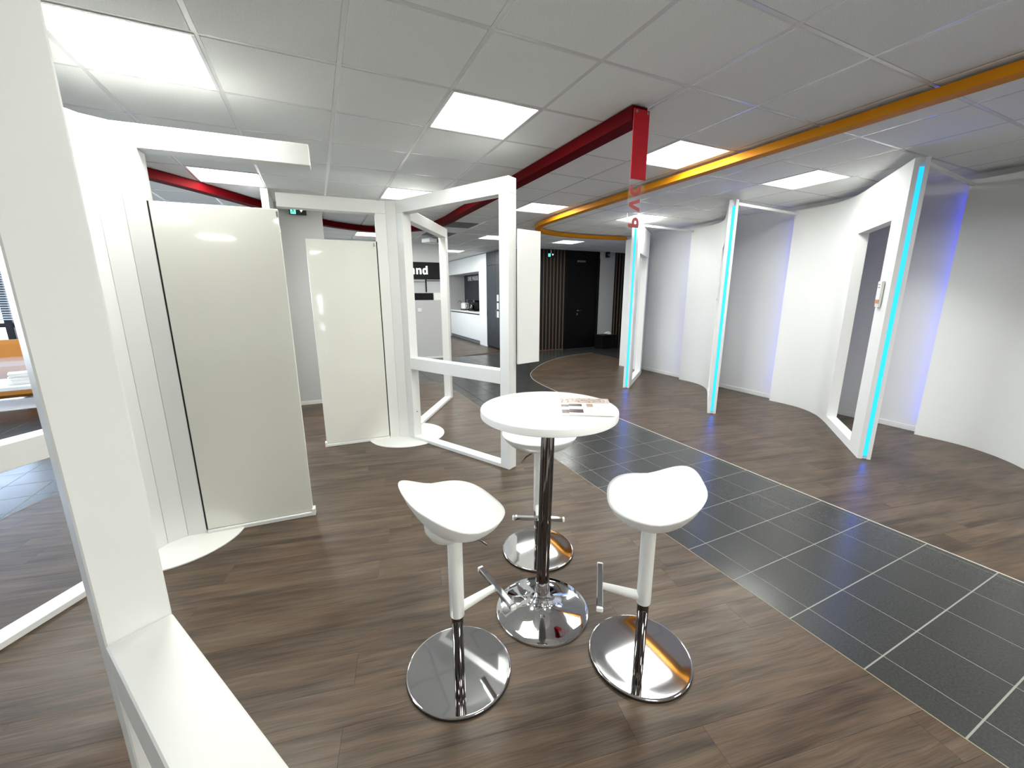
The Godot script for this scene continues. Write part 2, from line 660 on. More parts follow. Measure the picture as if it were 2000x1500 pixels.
func build_ceiling() -> void:
	var c := thing("ceiling", "suspended ceiling of square grey mineral tiles in a white grid", "ceiling", Vector3.ZERO, 0, "", "structure")
	part(c, "slab", span_box(Vector3(-6.3, 2.74, 7.3), Vector3(9.7, 2.95, -15.6), 0), M.concrete)
	var cells := light_cells()
	var vents := [Vector2i(5, 8), Vector2i(5, 10)]
	var tile := box(0.577, 0.016, 0.577, 0.004)
	var shown := []
	for i in range(-9, 18):
		for j in range(-16, 23):
			var v := Vector2i(i, j)
			if v in cells or v in vents:
				continue
			var p := Vector3(GX + 0.6 * i + 0.3, CEIL + 0.008, GZ - 0.6 * j - 0.3)
			if p.z > 7.2 or p.z < -15.5 or p.x < -6.2 or p.x > 9.6:
				continue
			shown.append([seen(p, 0.6), p])
	shown.sort_custom(func(a, b): return a[0] > b[0])
	var rest := begin()
	for i in shown.size():
		if i < 295 and shown[i][0] > 40.0:
			part(c, "ceiling_tile", tile, M.ceiling_tile, shown[i][1])
		else:
			add_box(rest, Vector3(0.577, 0.016, 0.577), 0.0, shown[i][1])
	part(c, "tiles_beyond", finish(rest), M.ceiling_tile).set_meta("kind", "stuff")
	var along := box(0.024, 0.03, 22.6, 0.001)
	var across := box(15.8, 0.03, 0.021, 0.001)
	for i in range(-9, 18):
		part(c, "ceiling_rail", along, M.rail_white, Vector3(GX + 0.6 * i, CEIL + 0.0165, -4.2))
	for j in range(-15, 23):
		part(c, "cross_rail", across, M.rail_white, Vector3(1.7, CEIL + 0.0168, GZ - 0.6 * j))
	# light panels
	var st := begin()
	for s in [[Vector3(0.594, 0.03, 0.018), Vector3(0, 0, 0.288)], [Vector3(0.594, 0.03, 0.018), Vector3(0, 0, -0.288)], [Vector3(0.018, 0.03, 0.558), Vector3(0.288, 0, 0)], [Vector3(0.018, 0.03, 0.558), Vector3(-0.288, 0, 0)]]:
		add_box(st, s[0], 0.002, s[1])
	var frame := finish(st)
	var diffuser := box(0.562, 0.012, 0.562, 0)
	for v in cells:
		var where: String = LIGHT_PLACE.get(v, "of the largely unseen set, partly added for lighting")
		var t := thing("ceiling_light", "square white ceiling light panel " + where, "light", Vector3(GX + 0.6 * v.x + 0.3, CEIL, GZ - 0.6 * v.y - 0.3), 0, "square ceiling light panels", "thing")
		part(t, "frame", frame, M.rail_white, Vector3(0, 0.012, 0))
		part(t, "diffuser", diffuser, M.panel_glow, Vector3(0, 0.012, 0))
		var a := AreaLight3D.new()
		a.name = "panel_light"
		a.area_size = Vector2(0.55, 0.55)
		a.light_energy = 2.4
		a.light_color = Color(0.99, 1.0, 0.975)
		a.area_range = 30.0
		a.shadow_enabled = true
		a.position = Vector3(0, -0.004, 0)
		a.rotation = Vector3(-PI / 2, 0, 0)
		t.add_child(a)
	# air vents
	for v in vents:
		var t := thing("ceiling_vent", "grey square air grille in the tiled ceiling" if v.y == 8 else "grey square air grille beyond the other one in the tiled ceiling", "vent", Vector3(GX + 0.6 * v.x + 0.3, CEIL, GZ - 0.6 * v.y - 0.3), 0, "", "thing")
		part(t, "backing", box(0.58, 0.01, 0.58, 0.001), M.grille_grey, Vector3(0, 0.02, 0))
		for k in 9:
			part(t, "slat", box(0.56, 0.012, 0.03, 0.001), M.grille_grey, Vector3(0, 0.007, -0.24 + 0.06 * k))


# =============================================================== walls
func wall(called: String, a: Vector3, b: Vector3, m: Material, label: String) -> Node3D:
	return single(called, span_box(a, b, 0.0), m, Vector3.ZERO, 0, label, "wall", "", "structure")


func build_walls() -> void:
	wall("wall_right", Vector3(6.0, 0, 7.2), Vector3(6.15, 2.74, -6.95), M.white_wall, "long white wall behind the curved partitions")
	var sk := single("baseboard_right", span_box(Vector3(5.986, 0, 7.0), Vector3(6.0, 0.06, -6.95), 0.002), M.white_lacquer, Vector3.ZERO, 0, "low white skirting along the wall behind the partitions", "baseboard", "", "structure")
	sk.set_meta("kind", "structure")
	wall("wall_recess", Vector3(6.15, 0, -6.95), Vector3(9.6, 2.74, -7.1), M.white_wall, "white wall turning away at the end of the partitions")
	wall("wall_recess_end", Vector3(9.45, 0, -7.1), Vector3(9.6, 2.74, -9.8), M.white_wall, "white wall closing the recess by the black door")
	wall("wall_back", Vector3(-0.74, 0, 7.0), Vector3(6.15, 2.74, 7.15), M.white_wall, "plain white wall closing the showroom beside the entrance")
	wall("wall_back_left", Vector3(-6.15, 0, 7.0), Vector3(-1.04, 2.74, 7.15), M.white_wall, "plain white wall on the other side of the entrance")
	wall("wall_back_head", Vector3(-1.04, 1.5, 7.0), Vector3(-0.74, 2.74, 7.15), M.white_wall, "white wall over the narrow entrance glass")
	wall("wall_back_middle", Vector3(-1.04, 0.55, 7.0), Vector3(-0.74, 0.85, 7.15), M.white_wall, "white band between the two entrance panes")
	wall("wall_back_foot", Vector3(-1.04, 0.0, 7.0), Vector3(-0.74, 0.12, 7.15), M.white_wall, "white plinth under the entrance glass")
	var entrance := thing("window_4", "narrow entrance glass in two panes", "window", Vector3(-0.89, 0, 7.08), 0, "", "structure")
	part(entrance, "pane", box(0.30, 0.43, 0.01, 0), M.pane, Vector3(0, 0.335, 0))
	part(entrance, "pane", box(0.30, 0.65, 0.01, 0), M.pane, Vector3(0, 1.175, 0))
	wall("wall_stub", Vector3(-0.43, 0, -6.27), Vector3(0.19, 2.74, -6.42), M.grey_wall, "short pale grey wall under the green exit sign")
	wall("wall_stub_side", Vector3(-0.43, 0, -5.53), Vector3(-0.36, 2.74, -6.27), M.white_wall, "narrow white wall end beside the grey wall")
	single("baseboard_stub", span_box(Vector3(-0.36, 0, -6.256), Vector3(0.19, 0.05, -6.27), 0.002), M.white_lacquer, Vector3.ZERO, 0, "low white skirting of the short grey wall", "baseboard", "", "structure")
	# left wall with a long window
	wall("wall_left", Vector3(-6.0, 0, 7.15), Vector3(-6.15, 2.74, -4.0), M.white_wall, "white wall beside the long side window")
	wall("wall_left_sill", Vector3(-6.0, 0, -4.0), Vector3(-6.15, 0.5, -9.0), M.white_wall, "low wall under the long side window")
	wall("wall_left_head", Vector3(-6.0, 2.45, -4.0), Vector3(-6.15, 2.74, -9.0), M.white_wall, "strip of wall over the long side window")
	wall("wall_left_corner", Vector3(-6.0, 0, -9.0), Vector3(-6.15, 2.74, -10.15), M.white_wall, "white wall at the corner of the two windows")
	var w := thing("window_2", "long side window with dark frame bars", "window", Vector3(-6.07, 0, -6.5), 0, "", "structure")
	part(w, "pane", box(0.01, 1.95, 5.0, 0), M.pane, Vector3(0, 1.475, 0))
	for k in 4:
		part(w, "mullion", box(0.06, 1.95, 0.06, 0.004), M.black_paint, Vector3(0.03, 1.475, -2.47 + 1.647 * k))
	for y in [0.53, 2.42]:
		part(w, "window_frame", box(0.06, 0.06, 5.0, 0.004), M.black_paint, Vector3(0.03, y, 0))
	# facade
	wall("wall_facade_head", Vector3(-6.15, 2.5, -10.0), Vector3(-1.1, 2.74, -10.15), M.white_wall, "strip of wall over the front window")
	wall("wall_facade_end", Vector3(-1.1, 0, -9.7), Vector3(1.0, 2.74, -9.85), M.white_wall, "white wall between the front window and the black sign")
	wall("wall_facade_return", Vector3(-1.1, 0, -9.85), Vector3(-0.95, 2.74, -10.15), M.white_wall, "short white wall end by the front window")
	var f := thing("window_1", "tall front window with black frame bars and half lowered blind", "window", Vector3(-3.6, 0, -10.07), 0, "", "structure")
	part(f, "pane", box(5.0, 2.5, 0.01, 0), M.pane, Vector3(0, 1.25, 0))
	for x in [-2.45, -1.17, 0.25, 1.4, 2.45]:
		part(f, "mullion", box(0.10, 2.5, 0.08, 0.005), M.black_paint, Vector3(x, 1.25, 0.02))
	for y in [0.04, 1.02, 2.46]:
		part(f, "transom", box(4.9, 0.075, 0.07, 0.005), M.black_paint, Vector3(0, y, 0.02))
	var blind := mat("blind_white", Color(0.80, 0.82, 0.84), 0.5)
	for k in 34:
		var s := part(f, "blind_slat", box(4.8, 0.003, 0.04, 0), blind, Vector3(0, 1.12 + 0.04 * k, 0.09))
		s.rotation.x = 0.5


# =============================================================== partitions on the right
const PART_Z := [-1.95, -3.58, -5.25, -6.90]


func build_partition(k: int) -> void:
	var z0: float = PART_Z[k]
	var order: String = ["fourth", "third", "second", "first"][k]
	var t := thing("curved_partition", "curved white partition with blue LED edge and doorway, %s from the black door" % order, "partition", Vector3.ZERO, 0, "curved white partitions with LED edges", "thing")
	var curve := smooth_line([Vector2(5.868, z0), Vector2(5.88, z0 + 0.2), Vector2(5.865, z0 + 0.38), Vector2(5.80, z0 + 0.56), Vector2(5.68, z0 + 0.735), Vector2(5.55, z0 + 0.865), Vector2(5.435, z0 + 0.967)], false, 0.03)
	var d := Vector2(-0.7742, 0.633)
	var n := Vector2(0.633, 0.7742)     # towards the back of the partition
	var s0: Vector2 = Vector2(5.435, z0 + 0.967)
	var back := PackedVector2Array()
	for i in curve.size():
		var e := (curve[mini(i + 1, curve.size() - 1)] - curve[maxi(i - 1, 0)]).normalized()
		if i > curve.size() - 3:
			e = d
		back.append(curve[i] + Vector2(e.y, -e.x) * 0.1)
	back.reverse()
	var outline := curve.duplicate()
	outline.append_array(back)
	part(t, "curved_panel", prism(outline, 0.0, 2.60), M.partition_white)
	var block := PackedVector2Array([s0 + d * 0.001, s0 + d * 0.93, s0 + d * 0.93 + n * 0.1, s0 + d * 0.001 + n * 0.1])
	part(t, "lintel", prism(block, 2.165, 2.60), M.partition_white)
	part(t, "threshold", prism(block, 0.0, 0.085), M.partition_white)
	var e := s0 + d * 1.195
	var notch := PackedVector2Array([s0 + d * 0.931, e, e + n * 0.036, e + n * 0.036 - d * 0.014, e + n * 0.070 - d * 0.014, e + n * 0.070, e + n * 0.1, s0 + d * 0.931 + n * 0.1])
	part(t, "end_post", prism(notch, 0.0, 2.60), M.partition_white)
	var turn := -atan2(d.y, d.x)
	var strip_at := e + n * 0.053 - d * 0.006
	var led := part(t, "led_strip", box(0.012, 2.50, 0.032, 0.002), M.led_cyan, Vector3(strip_at.x, 1.28, strip_at.y), turn)
	led.set_meta("label", "bright blue LED light strip")
	var a := AreaLight3D.new()
	a.name = "led_light"
	a.area_size = Vector2(0.03, 2.45)
	a.light_energy = 0.11
	a.light_color = Color(0.22, 0.30, 1.0)
	a.area_range = 12.0
	a.shadow_enabled = true
	var front := e + n * 0.053 + d * 0.006
	a.position = Vector3(front.x, 1.28, front.y)
	a.basis = Basis.looking_at(Vector3(d.x, 0, d.y))
	t.add_child(a)
	# hidden strip behind the start of the panel washes the wall with blue
	part(t, "led_strip", box(0.02, 2.4, 0.008, 0.001), M.led_blue, Vector3(5.945, 1.32, z0 - 0.004))
	var b := AreaLight3D.new()
	b.name = "wash_light"
	b.area_size = Vector2(0.02, 2.4)
	b.light_energy = 0.10
	b.light_color = Color(0.20, 0.27, 1.0)
	b.area_range = 12.0
	b.shadow_enabled = true
	b.position = Vector3(5.945, 1.32, z0 - 0.012)
	b.basis = Basis.looking_at(Vector3(0.45, 0, -0.9))
	t.add_child(b)
	# thin tie bar from the end post to the next panel's start
	if k > 0:
		var from := e + n * 0.10 - d * 0.04
		var to := Vector2(5.90, PART_Z[k - 1] + 0.02)
		var mid := (from + to) * 0.5
		part(t, "tie_bar", box(from.distance_to(to), 0.03, 0.02, 0.002), M.white_lacquer, Vector3(mid.x, 2.555, mid.y), -atan2(to.y - from.y, to.x - from.x))
	# leaflet pocket on the end post
	if k > 0:
		var at := s0 + d * 1.02 - n * 0.012
		var l := thing("leaflet_holder", "small white leaflet holder on the end post of the %s partition from the black door" % order, "leaflet", Vector3(at.x, 1.52, at.y), turn, "", "thing")
		part(l, "holder", box(0.10, 0.23, 0.016, 0.002), M.white_lacquer)
		part(l, "leaflet", box(0.088, 0.20, 0.004, 0.0005), M.white_plastic, Vector3(0, 0.012, 0.010))
		part(l, "printed_band", box(0.088, 0.035, 0.0045, 0.0005), M.card_orange, Vector3(0, -0.066, 0.0105))
		for y in [0.085, 0.06]:
			part(l, "print_line", box(0.05, 0.008, 0.0045, 0), M.grille_grey, Vector3(-0.005, y, 0.0103))


# =============================================================== red and yellow ceiling bands, hanging sign
func build_ceiling_bands() -> void:
	var red := smooth_line([Vector2(1.945, -2.225), Vector2(1.935, -4.0), Vector2(1.93, -5.6), Vector2(1.93, -6.4), Vector2(1.85, -7.0), Vector2(1.55, -7.5), Vector2(1.05, -7.78), Vector2(0.5, -7.6), Vector2(0.1, -7.25), Vector2(-0.45, -6.4), Vector2(-0.98, -5.6), Vector2(-1.5, -4.9), Vector2(-2.0, -4.1), Vector2(-2.3, -3.2), Vector2(-2.42, -2.0), Vector2(-2.42, 0.5)], false, 0.1)
	single("red_ceiling_band", prism(ribbon(red, -0.06, 0.06), 2.585, 2.668), M.red_paint, Vector3.ZERO, 0, "dark red band curving along under the ceiling, sign hung from its end", "ceiling band", "", "thing")
	var yellow := smooth_line([Vector2(3.315, 6.9), Vector2(3.315, -2.0), Vector2(3.33, -4.0), Vector2(3.36, -5.4), Vector2(3.42, -6.1), Vector2(3.62, -6.55), Vector2(4.0, -6.85), Vector2(4.6, -7.0), Vector2(5.2, -6.98), Vector2(5.86, -6.9)], false, 0.08)
	single("yellow_ceiling_band", prism(ribbon(yellow, -0.045, 0.05), 2.598, 2.655), M.yellow_paint, Vector3.ZERO, 0, "ochre yellow band with a rounded end hung just under the ceiling", "ceiling band", "", "thing")
	var s := thing("hanging_sign", "red hanging sign with clear plate lettered PVC at the red band's end", "sign", Vector3(1.948, 2.6, -2.215), 0, "", "thing")
	part(s, "red_plate", box(0.124, 0.40, 0.010, 0.002), M.sign_red, Vector3(0, -0.155, 0.004))
	part(s, "clear_plate", box(0.124, 0.345, 0.006, 0.001), M.acrylic, Vector3(0, -0.485, -0.004))
	for x in [-0.045, 0.045]:
		var b := part(s, "bolt", lathe([Vector2(0, 0.004), Vector2(0.009, 0.003), Vector2(0.009, 0.0), Vector2(0, 0.0)], 16), M.brushed_steel, Vector3(x, 0.028, 0.0095))
		b.rotation.x = PI / 2
	# letters P V C read upwards and face away: their tops point to +x
	for i in 3:
		var l := part(s, "letter", letter_mesh(i), M.sign_red, Vector3(-0.004, -0.645 + 0.098 * i, -0.0085))
		l.basis = Basis(Vector3.UP, PI) * Basis(Vector3.BACK, PI / 2) * Basis(Vector3.RIGHT, PI / 2)


func letter_mesh(i: int) -> ArrayMesh:
	# bold grotesque capitals, 88 mm tall, drawn in x (along) and -z (up), 3 mm thick
	var st := begin()
	var h := 0.044
	var line := PackedVector2Array()
	if i == 0:
		add_prism(st, PackedVector2Array([Vector2(0, h), Vector2(0.023, h), Vector2(0.023, -h), Vector2(0, -h)]), 0, 0.003)
		line.append_array([Vector2(0.0195, -h + 0.009), Vector2(0.036, -h + 0.009)])
		for k in 15:
			var a := -PI / 2 + PI * k / 14.0
			line.append(Vector2(0.036 + 0.0185 * cos(a), -h + 0.0275 + 0.0185 * sin(a)))
		line.append(Vector2(0.0195, -h + 0.046))
		add_prism(st, ribbon(line, -0.0105, 0.0105), 0, 0.003)
	elif i == 1:
		add_prism(st, PackedVector2Array([Vector2(0, -h), Vector2(0.025, -h), Vector2(0.0415, 0.014), Vector2(0.058, -h), Vector2(0.083, -h), Vector2(0.053, h), Vector2(0.030, h)]), 0, 0.003)
	else:
		for k in 33:
			var a := 1.05 + (TAU - 2.1) * k / 32.0
			line.append(Vector2(0.04 + 0.032 * cos(a), 0.0345 * sin(a)))
		add_prism(st, ribbon(line, -0.011, 0.011), 0, 0.003)
	return finish(st)


# =============================================================== display stands
func leaf(t: Node3D, called: String, angle: float, length: float, open := true, rail := true) -> Node3D:
	var f := Node3D.new()
	f.name = called
	t.add_child(f, true)
	f.rotation.y = -angle
	var r0 := 0.087
	var m: Material = M.white_lacquer
	part(f, "post", box(0.1, 2.29, 0.1, 0.003), m, Vector3(r0 + 0.05, 1.145, 0))
	part(f, "top_rail", box(length - r0, 0.12, 0.1, 0.003), m, Vector3((length + r0) / 2, 2.35, 0))
	if open:
		part(f, "post", box(0.1, 2.29, 0.1, 0.003), m, Vector3(length - 0.05, 1.145, 0))
		var inner := length - 0.1 - r0 - 0.1
		if rail:
			part(f, "middle_rail", box(inner, 0.12, 0.1, 0.003), m, Vector3(r0 + 0.1 + inner / 2, 0.828, 0))
		part(f, "bottom_rail", box(inner, 0.035, 0.1, 0.003), m, Vector3(r0 + 0.1 + inner / 2, 0.0175, 0))
	return f


func hexagon(r: float) -> PackedVector2Array:
	var p := PackedVector2Array()
	for k in 6:
		p.append(Vector2(cos(TAU * (k + 0.5) / 6), sin(TAU * (k + 0.5) / 6)) * r)
	return p


func stand(label: String, at: Vector3, angle: float, lengths: Array, bare := -1) -> Node3D:
	# a hexagonal column on a round plate; three frames 120 degrees apart
	var t := thing("display_stand", label, "display stand", at, -angle, "", "thing")
	part(t, "base_plate", lathe([Vector2(0, 0), Vector2(0.403, 0), Vector2(0.405, 0.002), Vector2(0.405, 0.008), Vector2(0.403, 0.010), Vector2(0, 0.010)], 72), M.white_lacquer)
	part(t, "column", prism(hexagon(0.1), 0.010, 2.41), M.white_lacquer)
	for i in 3:
		if lengths[i] > 0.0:
			leaf(t, "open_frame", TAU / 3 * i, lengths[i], true, i != bare)
	return t


func panel_leaf(t: Node3D, angle: float, side: float, clip_at: float) -> void:
	var f := leaf(t, "panel_frame", angle, 1.02, false)
	var p := part(f, "gloss_panel", box(0.622, 2.0, 0.022, 0.003), M.gloss_panel, Vector3(0.196 + 0.311, 0.030 + 1.0, side * 0.042))
	p.set_meta("label", "tall glossy white panel")
	part(f, "gap_shade", box(0.007, 2.0, 0.03, 0), M.dark_gap, Vector3(0.1915, 1.03, side * 0.034))  # dark strip put in as the shade of the gap beside the panel
	part(f, "panel_rail", box(0.63, 0.026, 0.05, 0.002), M.white_lacquer, Vector3(0.196 + 0.315, 0.014, side * 0.044))
	part(f, "panel_clip", box(0.012, 0.03, 0.03, 0.002), M.brushed_steel, Vector3(clip_at, 2.0, side * 0.05))
	part(f, "rail_end", box(0.02, 0.05, 0.055, 0.002), M.white_lacquer, Vector3(0.822, 0.026, side * 0.044))


func build_stands() -> void:
	var t := stand("white display stand whose open frame reaches towards the round table", Vector3(0.79, 0, -4.38), deg_to_rad(182.8), [0.0, 1.70, 1.475], 1)
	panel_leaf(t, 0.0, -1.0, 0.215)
	# board fixed to the outer post of the frame that reaches to the table
	var board_at := Vector3(1.512, 1.488, -3.078)
	var dir := Vector3(0.97, 0, -0.243)
	var b := part(t, "side_board", box(0.245, 1.095, 0.02, 0.002), M.white_plastic)
	b.global_transform = Transform3D(Basis(Vector3.UP, atan2(0.243, 0.97)), board_at + dir * 0.125)
	b.set_meta("label", "narrow white board on the frame's end post")
	var h := part(t, "screw_hole", lathe([Vector2(0.0, 0.0), Vector2(0.006, 0.0), Vector2(0.006, 0.002), Vector2(0, 0.002)], 12), M.dark_gap)
	var inner := Vector3(0.79, 0, -4.38) + Vector3(cos(deg_to_rad(62.8)), 0, sin(deg_to_rad(62.8))) * 0.187
	h.global_transform = Transform3D(Basis(Vector3.UP, -deg_to_rad(62.8)) * Basis(Vector3.BACK, -PI / 2), inner + Vector3(0, 0.30, 0))
	var u := stand("white display stand with glossy panel, standing on a round plate near the window", Vector3(-0.965, 0, -3.065), deg_to_rad(3.0), [0.0, 1.475, 1.475])
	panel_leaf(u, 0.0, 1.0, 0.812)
	stand("white open frame of a display stand with a middle rail, right beside the viewer", Vector3(0.296, 0, 0.280), deg_to_rad(241.0), [1.475, 1.3, 1.3])


# =============================================================== bar stools
func seat_outline(r: float, a: float) -> Vector2:
	var c := cos(a)
	var s := sin(a)
	var e := 2.0 / 2.7
	var wide := 0.214 - 0.016 * c
	return Vector2(signf(c) * pow(absf(c), e) * 0.176, signf(s) * pow(absf(s), e) * wide) * r


func seat_height(p: Vector2) -> float:
	var b := -p.x / 0.176
	return 0.098 * pow(maxf(0.0, b + 0.15) / 1.15, 1.9) + 0.022 * pow(absf(p.y) / 0.2, 2.0) * (0.7 + 0.6 * maxf(b, 0.0)) + 0.012 * pow(maxf(0.0, -b), 2.0) - 0.035 * pow(maxf(0.0, -b - 0.55), 2.0)


func seat_mesh() -> ArrayMesh:
	# saddle shell, front towards +x, raised at the back
	var n := 64
	var rings := 12
	var rows := []
	for i in rings + 1:
		var r := float(i) / rings
		var row := []
		for k in n:
			var p: Vector2 = seat_outline(r, TAU * k / n)
			row.append(Vector3(p.x, seat_height(p), p.y))
		rows.append(row)
	for i in range(rings, -1, -1):
		var r := float(i) / rings
		var row := []
		for k in n:
			var p: Vector2 = seat_outline(r * 0.985, TAU * k / n)
			var thick := 0.007 + 0.078 * pow(maxf(0.0, 1.0 - r * r * r), 0.8)
			var y: float = seat_height(p) - thick
			row.append(Vector3(p.x, y, p.y))
		rows.append(row)
	var st := begin()
	st.set_smooth_group(1)
	for i in rows.size() - 1:
		for k in n:
			var a: Vector3 = rows[i][k]
			var b: Vector3 = rows[i][(k + 1) % n]
			var c: Vector3 = rows[i + 1][(k + 1) % n]
			var d: Vector3 = rows[i + 1][k]
			var out := Vector3.UP if i < rings else Vector3.DOWN
			if i == rings:
				out = Vector3(a.x, 0, a.z)
			if i > 0:
				tri(st, a, b, c, out)
			if i < rows.size() - 2:
				tri(st, a, c, d, out)
			elif i == rows.size() - 2:
				pass
	return finish(st)


func build_stools() -> void:
	var spots := [
		[Vector3(0.398, 0, -1.355), Vector2(0.98, -0.12), "white saddle bar stool with footrest, facing the tiles across the round table"],
		[Vector3(1.122, 0, -1.085), Vector2(-0.79, -0.61), "white saddle bar stool standing beside the dark tile strip"],
		[Vector3(1.087, 0, -1.925), Vector2(-0.49, 0.87), "white saddle bar stool tucked behind the round table's pole"]]
	var proto: Node3D
	for i in 3:
		var t: Node3D
		if i == 0:
			proto = thing("bar_stool", spots[0][2], "stool", Vector3.ZERO, 0, "white bar stools around the table", "thing")
			t = proto
			part(t, "base_pad", lathe([Vector2(0, 0), Vector2(0.211, 0), Vector2(0.2145, 0.002), Vector2(0.2145, 0.006), Vector2(0, 0.006)], 96), M.black_matt)
			part(t, "base", lathe([Vector2(0, 0.006), Vector2(0.211, 0.006), Vector2(0.2135, 0.008), Vector2(0.214, 0.0105), Vector2(0.213, 0.0130), Vector2(0.2105, 0.0145), Vector2(0.207, 0.0148), Vector2(0.2045, 0.0147), Vector2(0.17, 0.0151), Vector2(0.13, 0.0154), Vector2(0.09, 0.0156), Vector2(0.05, 0.01568), Vector2(0, 0.0157)], 128), M.chrome)
			part(t, "pole", lathe([Vector2(0, 0.015), Vector2(0.0225, 0.015), Vector2(0.0225, 0.16), Vector2(0.0235, 0.162), Vector2(0.0235, 0.30), Vector2(0, 0.30)], 32), M.dark_chrome)
			part(t, "sleeve", lathe([Vector2(0, 0.268), Vector2(0.0268, 0.268), Vector2(0.029, 0.272), Vector2(0.029, 0.66), Vector2(0, 0.66)], 36), M.white_plastic)
			part(t, "seat_hub", lathe([Vector2(0, 0.622), Vector2(0.035, 0.624), Vector2(0.058, 0.634), Vector2(0.078, 0.668), Vector2(0.08, 0.69), Vector2(0, 0.69)], 32), M.white_plastic, Vector3(-0.034, 0, 0))
			part(t, "seat", seat_mesh(), M.white_plastic, Vector3(-0.005, 0.733, 0))
			part(t, "footrest_arm", tube([Vector3(0.02, 0.297, 0), Vector3(0.07, 0.304, 0), Vector3(0.12, 0.311, 0), Vector3(0.17, 0.318, 0)], 0.020, 16, 0.014), M.white_plastic)
			var bar := part(t, "footrest", box(0.025, 0.022, 0.266, 0.003), M.chrome, Vector3(0.180, 0.318, 0))
			for s in [-1.0, 1.0]:
				part(bar, "end_cap", box(0.026, 0.023, 0.012, 0.004), M.white_plastic, Vector3(0, 0, s * 0.138))
			part(t, "lever", tube([Vector3(0.03, 0.640, 0.04), Vector3(0.065, 0.628, 0.075), Vector3(0.09, 0.606, 0.098)], 0.0045, 10), M.dark_chrome)
		else:
			t = proto.duplicate()
			t.name = numbered("bar_stool")
			add_child(t)
			t.set_meta("label", spots[i][2])
		t.position = spots[i][0]
		var d: Vector2 = spots[i][1]
		t.rotation.y = -atan2(d.y, d.x)


# =============================================================== round table with brochures
func photo(im: Image, r: RandomNumberGenerator, x: int, y: int, w: int, h: int, base: Color) -> void:
	for k in 60:
		var c := base.lerp(Color(r.randf(), r.randf(), r.randf()), 0.25).darkened(r.randf() * 0.7)
		im.fill_rect(Rect2i(x + r.randi_range(0, w - 8), y + r.randi_range(0, h - 6), r.randi_range(4, 8), r.randi_range(3, 6)), c)


func cover_image(seed_of: int) -> ImageTexture:
	var im := Image.create(168, 240, false, Image.FORMAT_RGB8)
	im.fill(Color(0.93, 0.93, 0.92))
	var r := RandomNumberGenerator.new()
	r.seed = seed_of
	# two small photographs, a large one, rules and lines of print
	im.fill_rect(Rect2i(0, 0, 168, 66), Color(0.72, 0.66, 0.62))
	photo(im, r, 0, 0, 168, 66, Color(0.62, 0.52, 0.48))
	im.fill_rect(Rect2i(0, 68, 168, 5), Color(0.66, 0.16, 0.16))
	im.fill_rect(Rect2i(0, 92, 52, 34), Color(0.20, 0.18, 0.12))
	photo(im, r, 0, 92, 52, 34, Color(0.35, 0.34, 0.18))
	im.fill_rect(Rect2i(0, 168, 54, 46), Color(0.24, 0.15, 0.15))
	photo(im, r, 0, 168, 54, 46, Color(0.40, 0.28, 0.28))
	im.fill_rect(Rect2i(70, 84, 26, 50), Color(0.66, 0.60, 0.54))
	for y in [88, 104, 112, 146, 160, 176, 192, 200]:
		for k in 3:
			var x := r.randi_range(62, 110)
			im.fill_rect(Rect2i(x, y, r.randi_range(8, 30), 2), Color(0.45, 0.42, 0.42))
	im.fill_rect(Rect2i(58, 150, 60, 2), Color(0.6, 0.35, 0.3))
	return ImageTexture.create_from_image(im)


func build_table() -> void:
	var t := thing("bar_table", "round white bar table on a chrome trumpet foot", "table", Vector3(0.872, 0, -1.494), 0, "", "thing")
	part(t, "foot", lathe([Vector2(0, 0), Vector2(0.219, 0), Vector2(0.2255, 0.002), Vector2(0.2265, 0.006), Vector2(0.225, 0.010), Vector2(0.220, 0.0125), Vector2(0.19, 0.0165), Vector2(0.15, 0.023), Vector2(0.11, 0.032), Vector2(0.08, 0.042), Vector2(0.06, 0.053), Vector2(0.048, 0.066), Vector2(0.040, 0.082), Vector2(0.0365, 0.10), Vector2(0.0360, 0.165), Vector2(0.034, 0.168), Vector2(0, 0.168)], 96), M.chrome)
	part(t, "pole", tube([Vector3(0, 0.16, 0), Vector3(0.014, 1.000, 0.006)], 0.0305, 48), M.dark_chrome)
	part(t, "fixing_plate", lathe([Vector2(0, 0.998), Vector2(0.09, 0.998), Vector2(0.09, 1.006), Vector2(0, 1.006)], 40), M.chrome, Vector3(0.014, 0, 0.006))
	part(t, "table_top", lathe([Vector2(0, 1.006), Vector2(0.2965, 1.006), Vector2(0.300, 1.0085), Vector2(0.301, 1.013), Vector2(0.301, 1.033), Vector2(0.300, 1.0375), Vector2(0.2965, 1.040), Vector2(0, 1.040)], 128), M.white_laminate, Vector3(0.014, 0, 0.006))
	var spots := [[Vector3(1.020, 1.0415, -1.425), "open-layout brochure lying under the other brochure on the round table", 4], [Vector3(1.046, 1.0450, -1.405), "brochure with small photographs lying on top on the round table", 9]]
	for i in 2:
		var m := mat("cover_%d" % i, Color(1, 1, 1), 0.25)
		m.albedo_texture = cover_image(spots[i][2])
		var b := thing("brochure", spots[i][1], "brochure", spots[i][0], 0, "brochures on the round table", "thing")
		# the long side runs away over the table
		b.rotation.y = -atan2(0.53, 0.85) + (0.04 if i == 0 else 0.0)
		part(b, "pages", box(0.184, 0.0028, 0.27, 0.0004), M.white_plastic)
		var q := begin()
		q.set_normal(Vector3.UP)
		var at := [Vector3(-0.092, 0, -0.135), Vector3(0.092, 0, -0.135), Vector3(0.092, 0, 0.135), Vector3(-0.092, 0, 0.135)]
		var uv := [Vector2(0, 0), Vector2(1, 0), Vector2(1, 1), Vector2(0, 1)]
		for k in [0, 1, 2, 0, 2, 3]:
			q.set_uv(uv[k])
			q.add_vertex(at[k])
		part(b, "cover", q.commit(), m, Vector3(0, 0.0017, 0))


